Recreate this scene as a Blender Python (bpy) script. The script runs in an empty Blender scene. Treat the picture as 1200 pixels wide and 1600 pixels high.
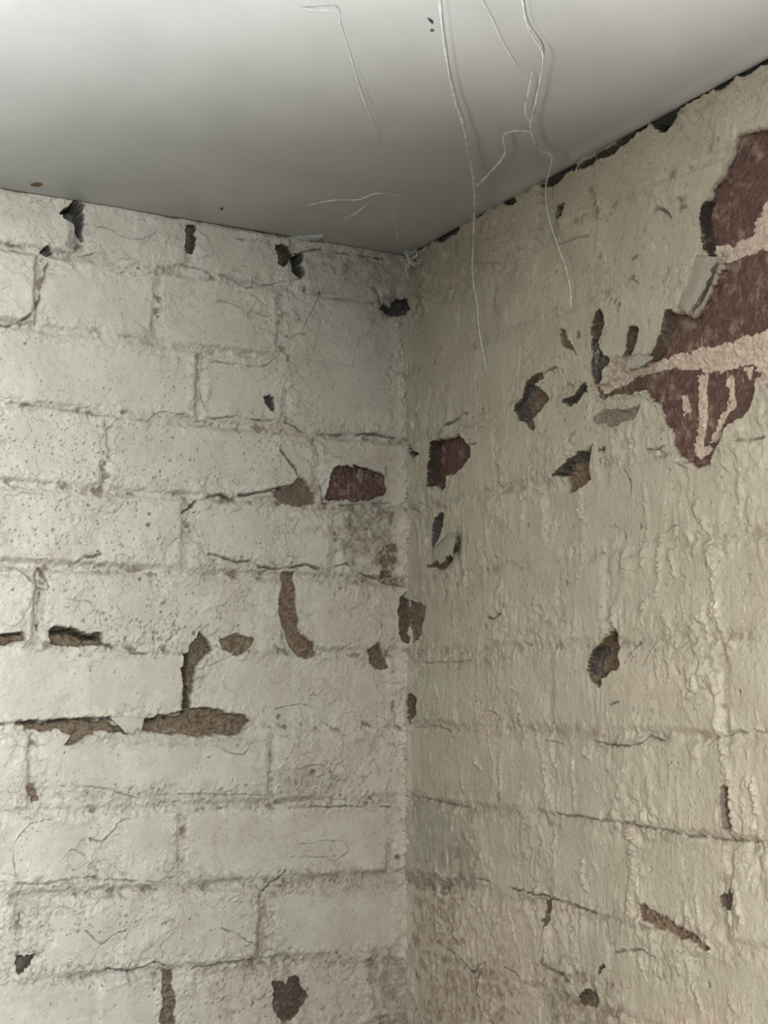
import bpy, math, random
import numpy as np
from mathutils import Matrix, Vector

# ------------------------------------------------------------------ camera, world, light, exposure
SC = bpy.context.scene
COL = SC.collection
F_PX, YAW, PITCH, ROLL = 2253.47, 0.491225, 0.127856, 0.002008
CAM = np.array([-0.737448, -1.327052, 0.104674])
ZC = 0.5807                                   # height of the ceiling over the course line z = 0
_fw = np.array([math.sin(YAW)*math.cos(PITCH), math.cos(YAW)*math.cos(PITCH), math.sin(PITCH)])
_r = np.cross(_fw, [0, 0, 1.0]); _r /= np.linalg.norm(_r); _u = np.cross(_r, _fw)
RT = _r*math.cos(ROLL)+_u*math.sin(ROLL); UP = -_r*math.sin(ROLL)+_u*math.cos(ROLL)
cd = bpy.data.cameras.new('camera'); cam = bpy.data.objects.new('camera', cd); COL.objects.link(cam)
cd.sensor_fit = 'HORIZONTAL'; cd.sensor_width = 36.0; cd.lens = F_PX*36.0/1200.0
cd.clip_start = 0.01; cd.clip_end = 100
M = Matrix(((RT[0], UP[0], -_fw[0], CAM[0]), (RT[1], UP[1], -_fw[1], CAM[1]), (RT[2], UP[2], -_fw[2], CAM[2]), (0, 0, 0, 1)))
cam.matrix_world = M
SC.camera = cam

world = bpy.data.worlds.new('world'); SC.world = world; world.use_nodes = True
bg = world.node_tree.nodes['Background']; bg.inputs[0].default_value = (1.0, 0.95, 0.88, 1); bg.inputs[1].default_value = 0.015

def window_light(name, loc, az, el, sx, sy, spread, power, color):       # aimed area light with narrowed beam, for the window and added lights
    l = bpy.data.lights.new(name, 'AREA'); l.shape = 'RECTANGLE'; l.size = sx; l.size_y = sy; l.spread = spread
    l.energy = power; l.color = color
    o = bpy.data.objects.new(name, l); COL.objects.link(o); o.location = loc
    o.rotation_euler = Vector((math.cos(az)*math.cos(el), math.sin(az)*math.cos(el), math.sin(el))).to_track_quat('-Z', 'Y').to_euler()
    return o
window_light('window_light', (-1.22, -1.99, 0.25), 1.91, -0.15, 0.87, 0.40, 1.81, 61, (0.87, 0.99, 0.99))
window_light('added_side_light', (-2.14, -0.50, -0.23), -1.04, 0.03, 0.85, 0.45, 2.73, 30, (1.0, 0.92, 0.81))  # unseen side light, added to fit the brightness of the walls
window_light('added_raking_light', (-0.66, -1.80, 0.0), 0.70, -0.02, 0.30, 0.35, 1.10, 8.5, (1.0, 0.955, 0.89))  # added light from the camera side, raking the right wall's relief
window_light('added_uplight', (-0.575, -0.725, -0.95), 4.0, 1.54, 0.4, 0.3, 0.72, 9.3, (0.93, 0.98, 1.0))  # unseen uplight added to brighten the ceiling

vs = SC.view_settings
vs.view_transform = 'Standard'; vs.look = 'None'; vs.gamma = 1.0; vs.use_curve_mapping = False
vs.exposure = 0.08
SC.cycles.max_bounces = 6

# ------------------------------------------------------------------ helpers
RES = 1.0        # grid density of the two wall faces
rng = np.random.default_rng(7)

def ray(x, y):
    return _fw + RT*(x-600)/F_PX - UP*(y-800)/F_PX
def on_left(x, y, off=0.0):      # point on the left wall (plane y = 0), returns (u = x, v = z)
    d = ray(x, y); t = (-off-CAM[1])/d[1]; p = CAM+t*d; return p[0], p[2]
def on_right(x, y, off=0.0):     # point on the right wall (plane x = 0), returns (s = -y, v = z)
    d = ray(x, y); t = (-off-CAM[0])/d[0]; p = CAM+t*d; return -p[1], p[2]
def p_left(x, y, off=0.0):
    u, v = on_left(x, y, off); return Vector((u, -off, v))
def p_right(x, y, off=0.0):
    s, v = on_right(x, y, off); return Vector((-off, -s, v))
CK, CP, CH = 13.0, 2.2, 0.25            # the plaster ceiling is level along both walls; its swell is shaped for the light gradient
def ceil_z(x, y):
    m = np.maximum(-np.minimum(x, 0)*-np.minimum(y, 0), 1e-9); return ZC+CH*(1-np.exp(-CK*m**CP/CH))
def p_ceil(x, y, off=0.0):
    d = ray(x, y); t = (ZC-off-CAM[2])/d[2]
    for _ in range(30):
        p = CAM+t*d; t = .5*t+.5*(ceil_z(p[0], p[1])-off-CAM[2])/d[2]
    return Vector(CAM+t*d)

def _hash(ix, iy, seed):
    h = (ix.astype(np.int64)*374761393 + iy.astype(np.int64)*668265263 + seed*1442695041) & 0xffffffff
    h = ((h ^ (h >> 13))*1274126177) & 0xffffffff
    h = h ^ (h >> 16)
    return h
_GA = np.arange(256)*(2*np.pi/256); _GX = np.cos(_GA).astype(np.float32); _GY = np.sin(_GA).astype(np.float32)
def perlin(x, y, seed=0):
    x0 = np.floor(x); y0 = np.floor(y); fx = (x-x0).astype(np.float32); fy = (y-y0).astype(np.float32)
    x0 = x0.astype(np.int64); y0 = y0.astype(np.int64)
    def g(dx, dy):
        k = _hash(x0+dx, y0+dy, seed) & 255
        return _GX[k]*(fx-dx)+_GY[k]*(fy-dy)
    ux = fx*fx*fx*(fx*(fx*6-15)+10); uy = fy*fy*fy*(fy*(fy*6-15)+10)
    a = g(0, 0); b = g(1, 0); c = g(0, 1); d = g(1, 1)
    return 1.5*((a+(b-a)*ux)+((c+(d-c)*ux)-(a+(b-a)*ux))*uy)
def fbm(u, v, scale, octv=3, seed=0, au=1.0, av=1.0):       # scale: feature size in metres
    s = 0; a = 1.0; f = 1.0/scale; t = 0
    for i in range(octv):
        s = s+a*perlin(u*f*au+17.3*i, v*f*av-9.1*i, seed+i*31); t += a; a *= 0.5; f *= 2.03
    return s/t*1.3
def ss(a, b, x):
    t = np.clip((x-a)/(b-a), 0, 1); return t*t*(3-2*t)

class Face:
    """relief of one wall in its own plane: a = distance along the wall, v = height, w = height of the surface in mm"""
    def __init__(self, a_lines, v_lines, conv, seed):
        self.al = a_lines; self.vl = v_lines; self.conv = conv; self.seed = seed
        A, V = np.meshgrid(a_lines, v_lines); self.A = A.astype(np.float64); self.V = V.astype(np.float64)
        self.w = np.zeros_like(A, dtype=np.float32)
        self.m = {k: np.zeros_like(self.w) for k in ('brick', 'mortar', 'grime_shade', 'raw')}  # the dark mask holds real dirt and shade painted into holes
        s = seed
        n1 = fbm(A, V, .011, 2, s+1); n2 = fbm(A, V, .011, 2, s+2); n3 = fbm(A, V, .0035, 2, s+3); n4 = fbm(A, V, .0035, 2, s+4)
        self.wa = A+.0013*n1+.0007*n3; self.wv = V+.0013*n2+.0007*n4
        self.n3 = n3; self.n1 = n1
        g1 = fbm(A, V, .017, 4, s+5); g2 = fbm(A, V, .017, 4, s+6); self.pa = A+.0036*g1+.0012*n3; self.pv = V+.0036*g2+.0012*n4
        self.gap = ss(-.45, .1, fbm(A, V, .02, 2, s+7)); self.halo = ss(-.1, .7, fbm(A, V, .007, 3, s+8))
    def pts(self, px): return np.array([self.conv(x, y) for x, y in px])
    def window(self, P, pad):
        a0, v0 = P.min(0)-pad; a1, v1 = P.max(0)+pad
        i0, i1 = np.searchsorted(self.al, [a0, a1]); j0, j1 = np.searchsorted(self.vl, [v0, v1])
        return (slice(max(j0-1, 0), j1+1), slice(max(i0-1, 0), i1+1))
    def seg_dist(self, P, W, closed=False):
        x, y = (self.pa[W], self.pv[W]) if closed else (self.wa[W], self.wv[W]); D = np.full(x.shape, 1e9); T = np.zeros(x.shape); side = np.zeros(x.shape)
        n = len(P); k = n if closed else n-1
        for i in range(k):
            a = P[i]; b = P[(i+1) % n]; e = b-a; L2 = (e*e).sum()+1e-12
            t = np.clip(((x-a[0])*e[0]+(y-a[1])*e[1])/L2, 0, 1)
            dx = x-a[0]-t*e[0]; dy = y-a[1]-t*e[1]; d = np.hypot(dx, dy)
            c = d < D; D = np.where(c, d, D); T = np.where(c, (i+t)/k, T); side = np.where(c, np.sign(e[0]*dy-e[1]*dx), side)
        return D*1000, T, side
    def poly_sd(self, P, W):
        x = self.pa[W]; y = self.pv[W]; ins = np.zeros(x.shape, bool); n = len(P)
        for i in range(n):
            a = P[i]; b = P[(i+1) % n]
            if a[1] == b[1]: continue
            c = ((a[1] > y) != (b[1] > y)) & (x < (b[0]-a[0])*(y-a[1])/(b[1]-a[1])+a[0]); ins ^= c
        D, _, _ = self.seg_dist(P, W, True)
        return np.where(ins, D, -D)
    # ---- features, drawn in pixels of the photograph and laid on the wall plane
    def hole(self, px, depth, mat='mortar', edge=.7, grime_shade=0., rough=.5, lip=0., k=1.0):
        if depth > 6 and self.seed > 300: edge = max(edge, 1.2)
        P = self.pts(px); W = self.window(P, .008); sd = self.poly_sd(P, W); m = ss(-edge, edge, sd)
        fl = -depth+rough*(2.6*self.n3[W]+2.0*self.n1[W])
        if lip: self.w[W] += lip*np.exp(-(sd/2.2)**2)*(sd < 0)
        self.m['mortar'][W] = np.maximum(self.m['mortar'][W], .5*np.exp(-(np.minimum(sd, 0)/2.6)**2)*self.halo[W])
        self.w[W] = self.w[W]*(1-m)+fl*m
        m2 = ss(-edge-.5, -edge+.3, sd) if grime_shade > .3 else m  # dark mask spreads over the sides, painting shade into the hole
        for q in self.m: self.m[q][W] *= 1-m
        if mat in self.m: self.m[mat][W] = np.maximum(self.m[mat][W], m2*k)
        if grime_shade: self.m['grime_shade'][W] = np.maximum(self.m['grime_shade'][W], m2*grime_shade)
    def crack(self, px, width=2., depth=2., mat='grime_shade', k=.5, step=0.):
        P = self.pts(px); W = self.window(P, .012); d, t, side = self.seg_dist(P, W)
        f = np.maximum(width*(.30+.75*np.abs(self.n1[W])+.18*np.sin(np.pi*t)), .28); gp = .25+.75*self.gap[W]
        e = np.exp(-(d/f)**2); self.w[W] -= depth*e*gp
        self.w[W] += .35*np.exp(-((d-f*1.8)/1.2)**2)*(side > 0)*gp
        if mat: self.m[mat][W] = np.maximum(self.m[mat][W], min(1, k*1.45)*gp*np.exp(-(d/(f*.95))**2))
        self.m['mortar'][W] = np.maximum(self.m['mortar'][W], .55*k*np.exp(-(d/3.6)**2)*self.halo[W]*gp)
    def smooth(self, px, amt=.8, feather=5.):
        P = self.pts(px); W = self.window(P, .02); sd = self.poly_sd(P, W); m = ss(-feather, feather, sd)*amt
        mean = (self.w[W]*m).sum()/(m.sum()+1e-6); self.w[W] = self.w[W]*(1-m)+(mean+.35*self.n1[W])*m
        for q in self.m: self.m[q][W] *= 1-.8*m
    def ridge(self, px, width=3., height=1., mat=None, k=.6, rough=.6):
        P = self.pts(px); W = self.window(P, .015); d, t, side = self.seg_dist(P, W)
        e = np.exp(-(d/width)**2); self.w[W] += height*e*(1+rough*2*self.n3[W])
        if mat: self.m[mat][W] = np.maximum(self.m[mat][W], k*np.exp(-(d/(width*.9))**2))
    def stain(self, px, mat, k, feather=6., noise=.6, height=0., scale=.012):
        P = self.pts(px); W = self.window(P, feather*3.5/1000+.004); sd = self.poly_sd(P, W)
        nn = fbm(self.A[W], self.V[W], scale, 3, self.seed+77)
        f2 = feather*1.7; n2 = fbm(self.A[W], self.V[W], .004, 2, self.seed+79)
        m = np.clip(ss(-f2, f2, sd+noise*f2*1.6*nn), 0, 1)*k*np.clip(.8+.55*nn+.35*n2, .25, 1.15)
        if mat: self.m[mat][W] = np.maximum(self.m[mat][W], m)
        self.w[W] += height*m
    def pit(self, a, v, r, depth, g=.7, el=1.0):
        P = np.array([[a, v]]); W = self.window(P, r/1000*3*max(el, 1))
        d = np.hypot(self.wa[W]-a, (self.wv[W]-v)/el)*1000
        e = np.exp(-(d/r)**4); self.w[W] -= depth*e
        self.m['grime_shade'][W] = np.maximum(self.m['grime_shade'][W], g*e)
    def pits(self, n, centre, spread, r=(.5, 1.3), depth=(1., 2.6), g=.7, el=(1., 1.)):
        c = self.conv(*centre)
        for i in range(n):
            x, y = rng.normal(0, 1, 2)*spread+np.array(centre); a, v = self.conv(x, y)
            t = rng.random()**2.2
            self.pit(a, v, r[0]+(r[1]-r[0])*t, depth[0]+(depth[1]-depth[0])*rng.random(), g*rng.uniform(.5, 1), rng.uniform(*el))

def lines(segs):
    out = []
    for a, b, d in segs:
        n = max(1, int(round((b-a)/d))); out += list(np.linspace(a, b, n, endpoint=False))
    out.append(segs[-1][1]); return np.array(out)

# ------------------------------------------------------------------ materials
def nodes(name):
    m = bpy.data.materials.new(name); m.use_nodes = True; nt = m.node_tree; nt.nodes.clear()
    out = nt.nodes.new('ShaderNodeOutputMaterial'); b = nt.nodes.new('ShaderNodeBsdfPrincipled')
    nt.links.new(b.outputs[0], out.inputs[0]); return m, nt, b
class NT:
    def __init__(self, nt): self.nt = nt; self.L = nt.links.new
        
    def pos(self):
        return self.nt.nodes.new('ShaderNodeNewGeometry').outputs['Position']
    def noise(self, vec, scale, detail=3, rough=.55, dist=0.):
        n = self.nt.nodes.new('ShaderNodeTexNoise'); n.inputs['Scale'].default_value = scale; n.inputs['Detail'].default_value = detail
        n.inputs['Roughness'].default_value = rough; n.inputs['Distortion'].default_value = dist
        self.L(vec, n.inputs['Vector']); return n.outputs['Fac']
    def voro(self, vec, scale, feature='F1'):
        n = self.nt.nodes.new('ShaderNodeTexVoronoi'); n.feature = feature; n.inputs['Scale'].default_value = scale
        self.L(vec, n.inputs['Vector']); return n.outputs['Distance']
    def mapping(self, vec, sc):
        n = self.nt.nodes.new('ShaderNodeMapping'); n.inputs['Scale'].default_value = sc; self.L(vec, n.inputs['Vector']); return n.outputs[0]
    def rng(self, x, a, b, c=0., d=1., smooth=True):
        n = self.nt.nodes.new('ShaderNodeMapRange'); n.interpolation_type = 'SMOOTHSTEP' if smooth else 'LINEAR'
        for i, q in zip(('From Min', 'From Max', 'To Min', 'To Max'), (a, b, c, d)): n.inputs[i].default_value = q
        self.L(x, n.inputs['Value']); return n.outputs['Result']
    def math(self, op, a, b=None, c=None):
        n = self.nt.nodes.new('ShaderNodeMath'); n.operation = op
        for i, q in enumerate((a, b, c)):
            if q is None: continue
            if isinstance(q, (int, float)): n.inputs[i].default_value = q
            else: self.L(q, n.inputs[i])
        return n.outputs[0]
    def mix(self, f, a, b):
        n = self.nt.nodes.new('ShaderNodeMix'); n.data_type = 'RGBA'
        for s, q in ((n.inputs[0], f), (n.inputs[6], a), (n.inputs[7], b)):
            if isinstance(q, (int, float)): s.default_value = q
            elif isinstance(q, tuple): s.default_value = (*q, 1)
            else: self.L(q, s)
        return n.outputs[2]
    def bump(self, h, strength, dist, normal=None):
        n = self.nt.nodes.new('ShaderNodeBump'); n.inputs['Strength'].default_value = strength; n.inputs['Distance'].default_value = dist
        self.L(h, n.inputs['Height'])
        if normal: self.L(normal, n.inputs['Normal'])
        return n.outputs[0]

def wall_material(name, paint_a, paint_b, streak, bump, chalk_glint, gloss):
    m, nt, b = nodes(name); N = NT(nt); P = N.pos()
    at = nt.nodes.new('ShaderNodeAttribute'); at.attribute_name = 'mask'
    sep = nt.nodes.new('ShaderNodeSeparateColor'); N.L(at.outputs['Color'], sep.inputs[0])
    mb, mm, mg, mr = sep.outputs[0], sep.outputs[1], sep.outputs[2], at.outputs['Alpha']
    fine = N.noise(P, 900, 4, .65); mid = N.noise(P, 160, 4, .6, .6); big = N.noise(P, 22, 3, .6)
    vert = N.noise(N.mapping(P, (1, 1, .25)), 130, 3, .6)
    # a mask's border is broken up by the grain of the surface
    patch = N.noise(P, 75, 6, .68, .4)
    def broke(mask, lo=.32, hi=.68, amp=.5, n=mid):
        s = N.math('ADD', mask, N.math('MULTIPLY', N.math('SUBTRACT', n, .5), amp)); return N.rng(s, lo, hi)
    paint = N.mix(N.rng(big, .35, .65), paint_a, paint_b)
    paint = N.mix(N.rng(fine, .55, .85, 0, .25), paint, (paint_a[0]*.72, paint_a[1]*.68, paint_a[2]*.62))
    raw = N.mix(N.rng(mid, .35, .65), (.51, .425, .355), (.40, .325, .262))
    mort = N.mix(N.rng(mid, .3, .7), (.12, .078, .05), (.24, .17, .115))
    mort = N.mix(N.rng(fine, .5, .75, 0, .5), mort, (.07, .045, .032))
    brk = N.mix(N.rng(mid, .3, .7), (.062, .030, .024), (.108, .056, .043))
    brk = N.mix(N.rng(patch, .50, .66, 0, .75), brk, (.185, .12, .10))
    brk = N.mix(N.rng(vert, .66, .72, 0, .6), brk, (.34, .28, .23))
    brk = N.mix(N.rng(fine, .6, .72, 0, .45), brk, (.36, .30, .26))
    c = N.mix(N.math('MULTIPLY', broke(mr, .15, .90, 1.3, patch), N.rng(mr, 0, .25)), paint, raw)
    c = N.mix(broke(mm, .2, .78, .5), c, mort)
    c = N.mix(broke(mb), c, brk)
    g = N.math('MULTIPLY', mg, N.rng(fine, .3, .7, .75, 1.0))
    c = N.mix(g, c, (.026, .022, .021))  # near-black, for dirt and for the painted darkness of recesses
    ch = N.math('MULTIPLY', N.rng(vert, .60, .70), N.rng(N.noise(P, 40, 3), .45, .6, 0, chalk_glint)); ch = N.math('MULTIPLY', ch, N.math('SUBTRACT', 1.0, N.math('MINIMUM', N.math('ADD', mb, mm), 1.0)))
    c = N.mix(ch, c, (.62, .57, .50))  # pale flecks, also painted highlights on the paint lumps
    # small mould specks in the paint
    sp = N.rng(N.noise(P, 330, 3, .55), .60, .68, 0, .8); sp = N.math('MULTIPLY', sp, N.rng(N.noise(P, 24, 4, .6), .42, .60))
    c = N.mix(sp, c, (.20, .165, .135))
    c = N.mix(N.rng(patch, .52, .72, 0, .42), c, (.33, .27, .215))
    N.L(c, b.inputs['Base Color'])
    bare = N.math('MAXIMUM', N.math('MAXIMUM', mm, mr), mg)
    N.L(N.rng(bare, .2, .8, gloss, .85), b.inputs['Roughness'])
    b.inputs['Specular IOR Level'].default_value = .42
    h = N.math('ADD', N.math('MULTIPLY', mid, .9), N.math('MULTIPLY', fine, .22))
    h = N.math('ADD', h, N.math('MULTIPLY', vert, streak))
    b1 = N.bump(h, bump, .0018)
    N.L(b1, b.inputs['Normal'])
    return m

MAT_L = wall_material('cream_paint_on_brick', (.525, .470, .405), (.470, .408, .345), .2, .6, .25, .42)
MAT_R = wall_material('olive_cream_paint_on_brick', (.43, .40, .32), (.385, .35, .275), .5, 1.0, .8, .30)

def simple(name, col, rough=.6, spec=.4, bump=None, var=None):
    m, nt, b = nodes(name); N = NT(nt); P = N.pos()
    n = N.noise(P, var or 60, 4, .6)
    c = N.mix(N.rng(n, .3, .7), tuple(q*.88 for q in col), col); N.L(c, b.inputs['Base Color'])
    b.inputs['Roughness'].default_value = rough; b.inputs['Specular IOR Level'].default_value = spec
    if bump:
        N.L(N.bump(N.noise(P, bump[0], 4, .6), bump[1], bump[2]), b.inputs['Normal'])
    return m
MAT_CEIL = simple('smooth_off_white_ceiling_paint', (.50, .487, .46), .42, .45, (55, .25, .0015), 9)
MAT_FLAKE = simple('loose_paint_flake', (.335, .315, .262), .55, .35, (260, .8, .0014), 90)
MAT_FLAKE_L = simple('loose_cream_paint_flake', (.47, .43, .37), .55, .35, (260, .8, .0014), 90)

# ------------------------------------------------------------------ mesh builders
def new_obj(name, me, mat, parent=None, loc=None):
    o = bpy.data.objects.new(name, me); COL.objects.link(o)
    if mat and not me.materials: me.materials.append(mat)
    if loc is not None: o.location = loc
    if parent is not None: o.parent = parent
    return o
def grid_mesh(name, co, nor, mask, quads, ngons=()):
    me = bpy.data.meshes.new(name); nq = len(quads)
    me.vertices.add(len(co)); me.vertices.foreach_set('co', co.astype(np.float32).ravel())
    loops = [quads.astype(np.int32).ravel()]; starts = [np.arange(nq, dtype=np.int32)*4]; k = nq*4
    for g in ngons:
        loops.append(np.asarray(g, np.int32)); starts.append(np.array([k], np.int32)); k += len(g)
    lp = np.concatenate(loops); st = np.concatenate(starts)
    me.loops.add(len(lp)); me.loops.foreach_set('vertex_index', lp)
    me.polygons.add(len(st)); me.polygons.foreach_set('loop_start', st)
    me.polygons.foreach_set('use_smooth', np.ones(len(st), bool))
    me.update(calc_edges=True)
    at = me.attributes.new('mask', 'FLOAT_COLOR', 'POINT'); at.data.foreach_set('color', mask.astype(np.float32).ravel())
    me.normals_split_custom_set_from_vertices(nor.astype(np.float32).tolist())
    return me

def build_wall(name, F, bricks, place, mat, thick=.05):
    """place(a, v, w) -> xyz array; bricks = list of (a0, a1, v0, v1)"""
    XYZ = place(F.A, F.V, F.w/1000.0)
    dv = np.stack([np.gradient(XYZ[..., i], axis=0) for i in range(3)], -1); da = np.stack([np.gradient(XYZ[..., i], axis=1) for i in range(3)], -1)
    nor = np.cross(da, dv); nor /= np.linalg.norm(nor, axis=-1, keepdims=True)+1e-12
    out = place(np.zeros((1, 1)), np.zeros((1, 1)), np.ones((1, 1)))[0, 0]-place(np.zeros((1, 1)), np.zeros((1, 1)), np.zeros((1, 1)))[0, 0]
    flip = (nor@out).mean() < 0
    if flip: nor = -nor
    mask = np.stack([F.m['brick'], F.m['mortar'], F.m['grime_shade'], F.m['raw']], -1)
    BACK = place(F.A, F.V, np.full_like(F.A, -thick))
    ac = (F.al[1:]+F.al[:-1])/2; vc = (F.vl[1:]+F.vl[:-1])/2
    owner = np.full((len(vc), len(ac)), -1)
    nA = len(F.al); idx = np.arange(len(F.vl)*nA).reshape(len(F.vl), nA)
    def quadset(sel_j, sel_i):
        q = np.stack([idx[sel_j, sel_i], idx[sel_j, sel_i+1], idx[sel_j+1, sel_i+1], idx[sel_j+1, sel_i]], -1)
        return q[:, ::-1] if flip else q
    X = XYZ.reshape(-1, 3); Nn = nor.reshape(-1, 3); Mk = mask.reshape(-1, 4); B = BACK.reshape(-1, 3)
    parts = []
    for bi, (a0, a1, v0, v1) in enumerate(bricks):
        i = np.where((ac > a0) & (ac < a1))[0]; j = np.where((vc > v0) & (vc < v1))[0]
        if len(i) < 2 or len(j) < 2: continue
        owner[np.ix_(j, i)] = bi; parts.append((i[0], i[-1]+1, j[0], j[-1]+1))
    # mortar and wall body: every cell that no brick owns, plus the slab behind
    J, I = np.where(owner < 0); q = quadset(J, I); used, inv = np.unique(q, return_inverse=True); q = inv.reshape(-1, 4)
    a0, a1, v0, v1 = F.al[0], F.al[-1], F.vl[0], F.vl[-1]
    def corner(a, v, w): return place(np.array([[a]]), np.array([[v]]), np.array([[w]]))[0, 0]
    box = [corner(a, v, w) for w in (-thick, -thick-.06) for a, v in ((a0, v0), (a1, v0), (a1, v1), (a0, v1))]
    fc = [(0, 1, 2, 3), (7, 6, 5, 4), (0, 4, 5, 1), (1, 5, 6, 2), (2, 6, 7, 3), (3, 7, 4, 0)]
    cc = np.mean(box, 0); bco = []; bno = []; bq = []
    for f in fc:
        P = [box[k] for k in f]; n = np.cross(P[1]-P[0], P[2]-P[0]); n /= np.linalg.norm(n)
        if n@(np.mean(P, 0)-cc) < 0: P = P[::-1]; n = -n
        b0 = len(used)+len(bco); bco += P; bno += [n]*4; bq.append([b0, b0+1, b0+2, b0+3])
    bm = np.tile(np.array([[0, 1., 0, 0]]), (len(bco), 1))
    me = grid_mesh(name, np.vstack([X[used], bco]), np.vstack([Nn[used], bno]), np.vstack([Mk[used], bm]), np.vstack([q, bq]))
    wall = new_obj(name, me, mat); wall['kind'] = 'structure'
    for (i0, i1, j0, j1) in parts:
        jj, ii = np.meshgrid(np.arange(j0, j1), np.arange(i0, i1), indexing='ij'); q = quadset(jj.ravel(), ii.ravel())
        used, inv = np.unique(q, return_inverse=True); q = inv.reshape(-1, 4); nf = len(used)
        rj = np.concatenate([np.full(i1-i0, j0), np.arange(j0, j1), np.full(i1-i0, j1), np.arange(j1, j0, -1)])
        ri = np.concatenate([np.arange(i0, i1), np.full(j1-j0, i1), np.arange(i1, i0, -1), np.full(j1-j0, i0)])
        ring = idx[rj, ri]; n = len(ring); k = np.arange(n); k2 = (k+1) % n
        cen = X[ring].mean(0); sn = X[ring]-cen; sn = sn-np.outer(sn@out, out); sn /= np.linalg.norm(sn, axis=1, keepdims=True)+1e-9
        side = np.stack([nf+k, nf+n+k, nf+n+k2, nf+k2], -1)
        if flip: side = side[:, ::-1]
        bk = (nf+2*n+k); bk = bk if flip else bk[::-1]
        co = np.vstack([X[used], X[ring], B[ring], B[ring]]); no = np.vstack([Nn[used], sn, sn, np.tile(-out, (n, 1))])
        mk = np.vstack([Mk[used], np.tile([[1., 0, 0, 0]], (3*n, 1))])
        org = np.array([co[:, 0].mean(), co[:, 1].mean(), co[:, 2].mean()])
        me = grid_mesh('brick', co-org, no, mk, np.vstack([q, side]), [bk.tolist()])
        new_obj('brick', me, mat, wall, Vector(org))
    return wall

def brick_relief(F, bricks, jd_lo, jd_hi, off=.9, tilt=1.0):
    SD = np.full(F.w.shape, -1e9); ID = np.zeros(F.w.shape, int)
    for k, (a0, a1, v0, v1) in enumerate(bricks):
        W = F.window(np.array([[a0, v0], [a1, v1]]), .012)
        sd = np.minimum(np.minimum(F.wa[W]-a0, a1-F.wa[W]), np.minimum(F.wv[W]-v0, v1-F.wv[W]))*1000
        c = sd > SD[W]; SD[W] = np.where(c, sd, SD[W]); ID[W] = np.where(c, k, ID[W])
    r = np.random.default_rng(F.seed); n = len(bricks)
    o = r.normal(0, off, n); tx = r.normal(0, tilt, n); ty = r.normal(0, tilt, n)
    B = np.array(bricks); ca = (B[:, 0]+B[:, 1])/2; cv = (B[:, 2]+B[:, 3])/2
    inner = ss(-3, 4, SD)
    F.w += (inner*(o[ID]+tx[ID]*(F.A-ca[ID])/.1+ty[ID]*(F.V-cv[ID])/.04)).astype(np.float32)
    fill = ss(-.35, .45, fbm(F.A, F.V, .09, 3, F.seed+11))
    jd = jd_lo+(jd_hi-jd_lo)*fill
    F.w -= (jd*(1-ss(-3.2, 3.0, SD))).astype(np.float32)
    F.SD = SD; F.fill = fill
    return SD

# ------------------------------------------------------------------ left wall
AL = lines([(-.86, -.47, .004), (-.47, .012, .0008/RES)])
VL = lines([(-.44, -.23, .004), (-.23, .5803, .0008/RES)])
FL = Face(AL, VL, on_left, 100)
H = .0045     # half a joint
def course_bricks(rows, conv, ext_lo, ext_hi, ypx):
    out = []
    for k, js in rows.items():
        z0 = .075*k+H; z1 = .075*(k+1)-H
        if k == 7: z1 = ZC-.002
        a = []
        for x in js: a.append(conv(x, ypx(k))[0])
        a = sorted(a)
        if a[0] > ext_lo:
            while a[0] > ext_lo+.06: a.insert(0, a[0]-.226)
            if a[0] > ext_lo: a.insert(0, ext_lo-.02)
        while a[-1] < ext_hi: a.append(a[-1]+.226 if a[-1]+.226 < ext_hi+.12 else ext_hi+.02)
        for p, q in zip(a[:-1], a[1:]):
            p = max(p, ext_lo-.006); q = min(q, ext_hi+.006)
            if q-p > .014: out.append((p+H if p > ext_lo else ext_lo-.001, q-H if q < ext_hi else ext_hi+.001, z0, z1))
    return out
ROWS_L = {-6: [130], -5: [-80, 300], -4: [60, 430], -3: [150, 262, 450], -2: [30, 410], -1: [-70, 283], 0: [52, 425], 1: [-80, 294], 2: [60, 448], 3: [-60, 290, 522],
          4: [-170, 165, 494], 5: [-50, 313, 447], 6: [62, 245, 440], 7: [126, 298, 460]}
BL = course_bricks(ROWS_L, on_left, AL[0], AL[-1], lambda k: 1258-(k+.5)*122)
SDL = brick_relief(FL, BL, .8, 4.0, .9, .7)
A, V = FL.A, FL.V
edge = 1-ss(0, 16, SDL)
rz = ss(-.25, .5, fbm(A, V, .06, 3, 131)); rough_amt = np.clip(.18+.6*edge+.75*rz, 0, 1.4)
FL.w += 1.0*fbm(A, V, .05, 2, 140)+1.1*rough_amt*fbm(A, V, .016, 3, 150)+.6*rough_amt*fbm(A, V, .0055, 3, 160)
def joint_dirt(F, SD, amt, seed):
    n = fbm(F.A, F.V, .018, 3, seed); q = fbm(F.A, F.V, .006, 2, seed+3); e = 1-ss(-3, 7, SD+3*q)
    F.m['mortar'] = np.maximum(F.m['mortar'], amt*e*ss(.0, .55, n+.35*q)); F.m['grime_shade'] = np.maximum(F.m['grime_shade'], .45*amt*e*ss(.1, .6, q+.4*n))
def layers(F, scale, thr, h, seed, amt=1., au=1., av=1., g=.38):      # coats of paint that have lifted off in patches, leaving low steps
    n = fbm(F.wa, F.wv, scale, 3, seed, au, av); F.w += (h*amt*ss(thr, thr+.05, n)).astype(np.float32)
    F.m['grime_shade'] = np.maximum(F.m['grime_shade'], g*amt*np.exp(-((n-thr+.015)/.03)**2)*ss(-.1, .5, fbm(F.A, F.V, .05, 2, seed+5))); return n
layers(FL, .028, .12, .8, 170, np.clip(.35+rough_amt, 0, 1)); layers(FL, .017, .28, .7, 180, np.clip(rough_amt, 0, 1)); layers(FL, .04, -.3, .5, 190)
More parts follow.
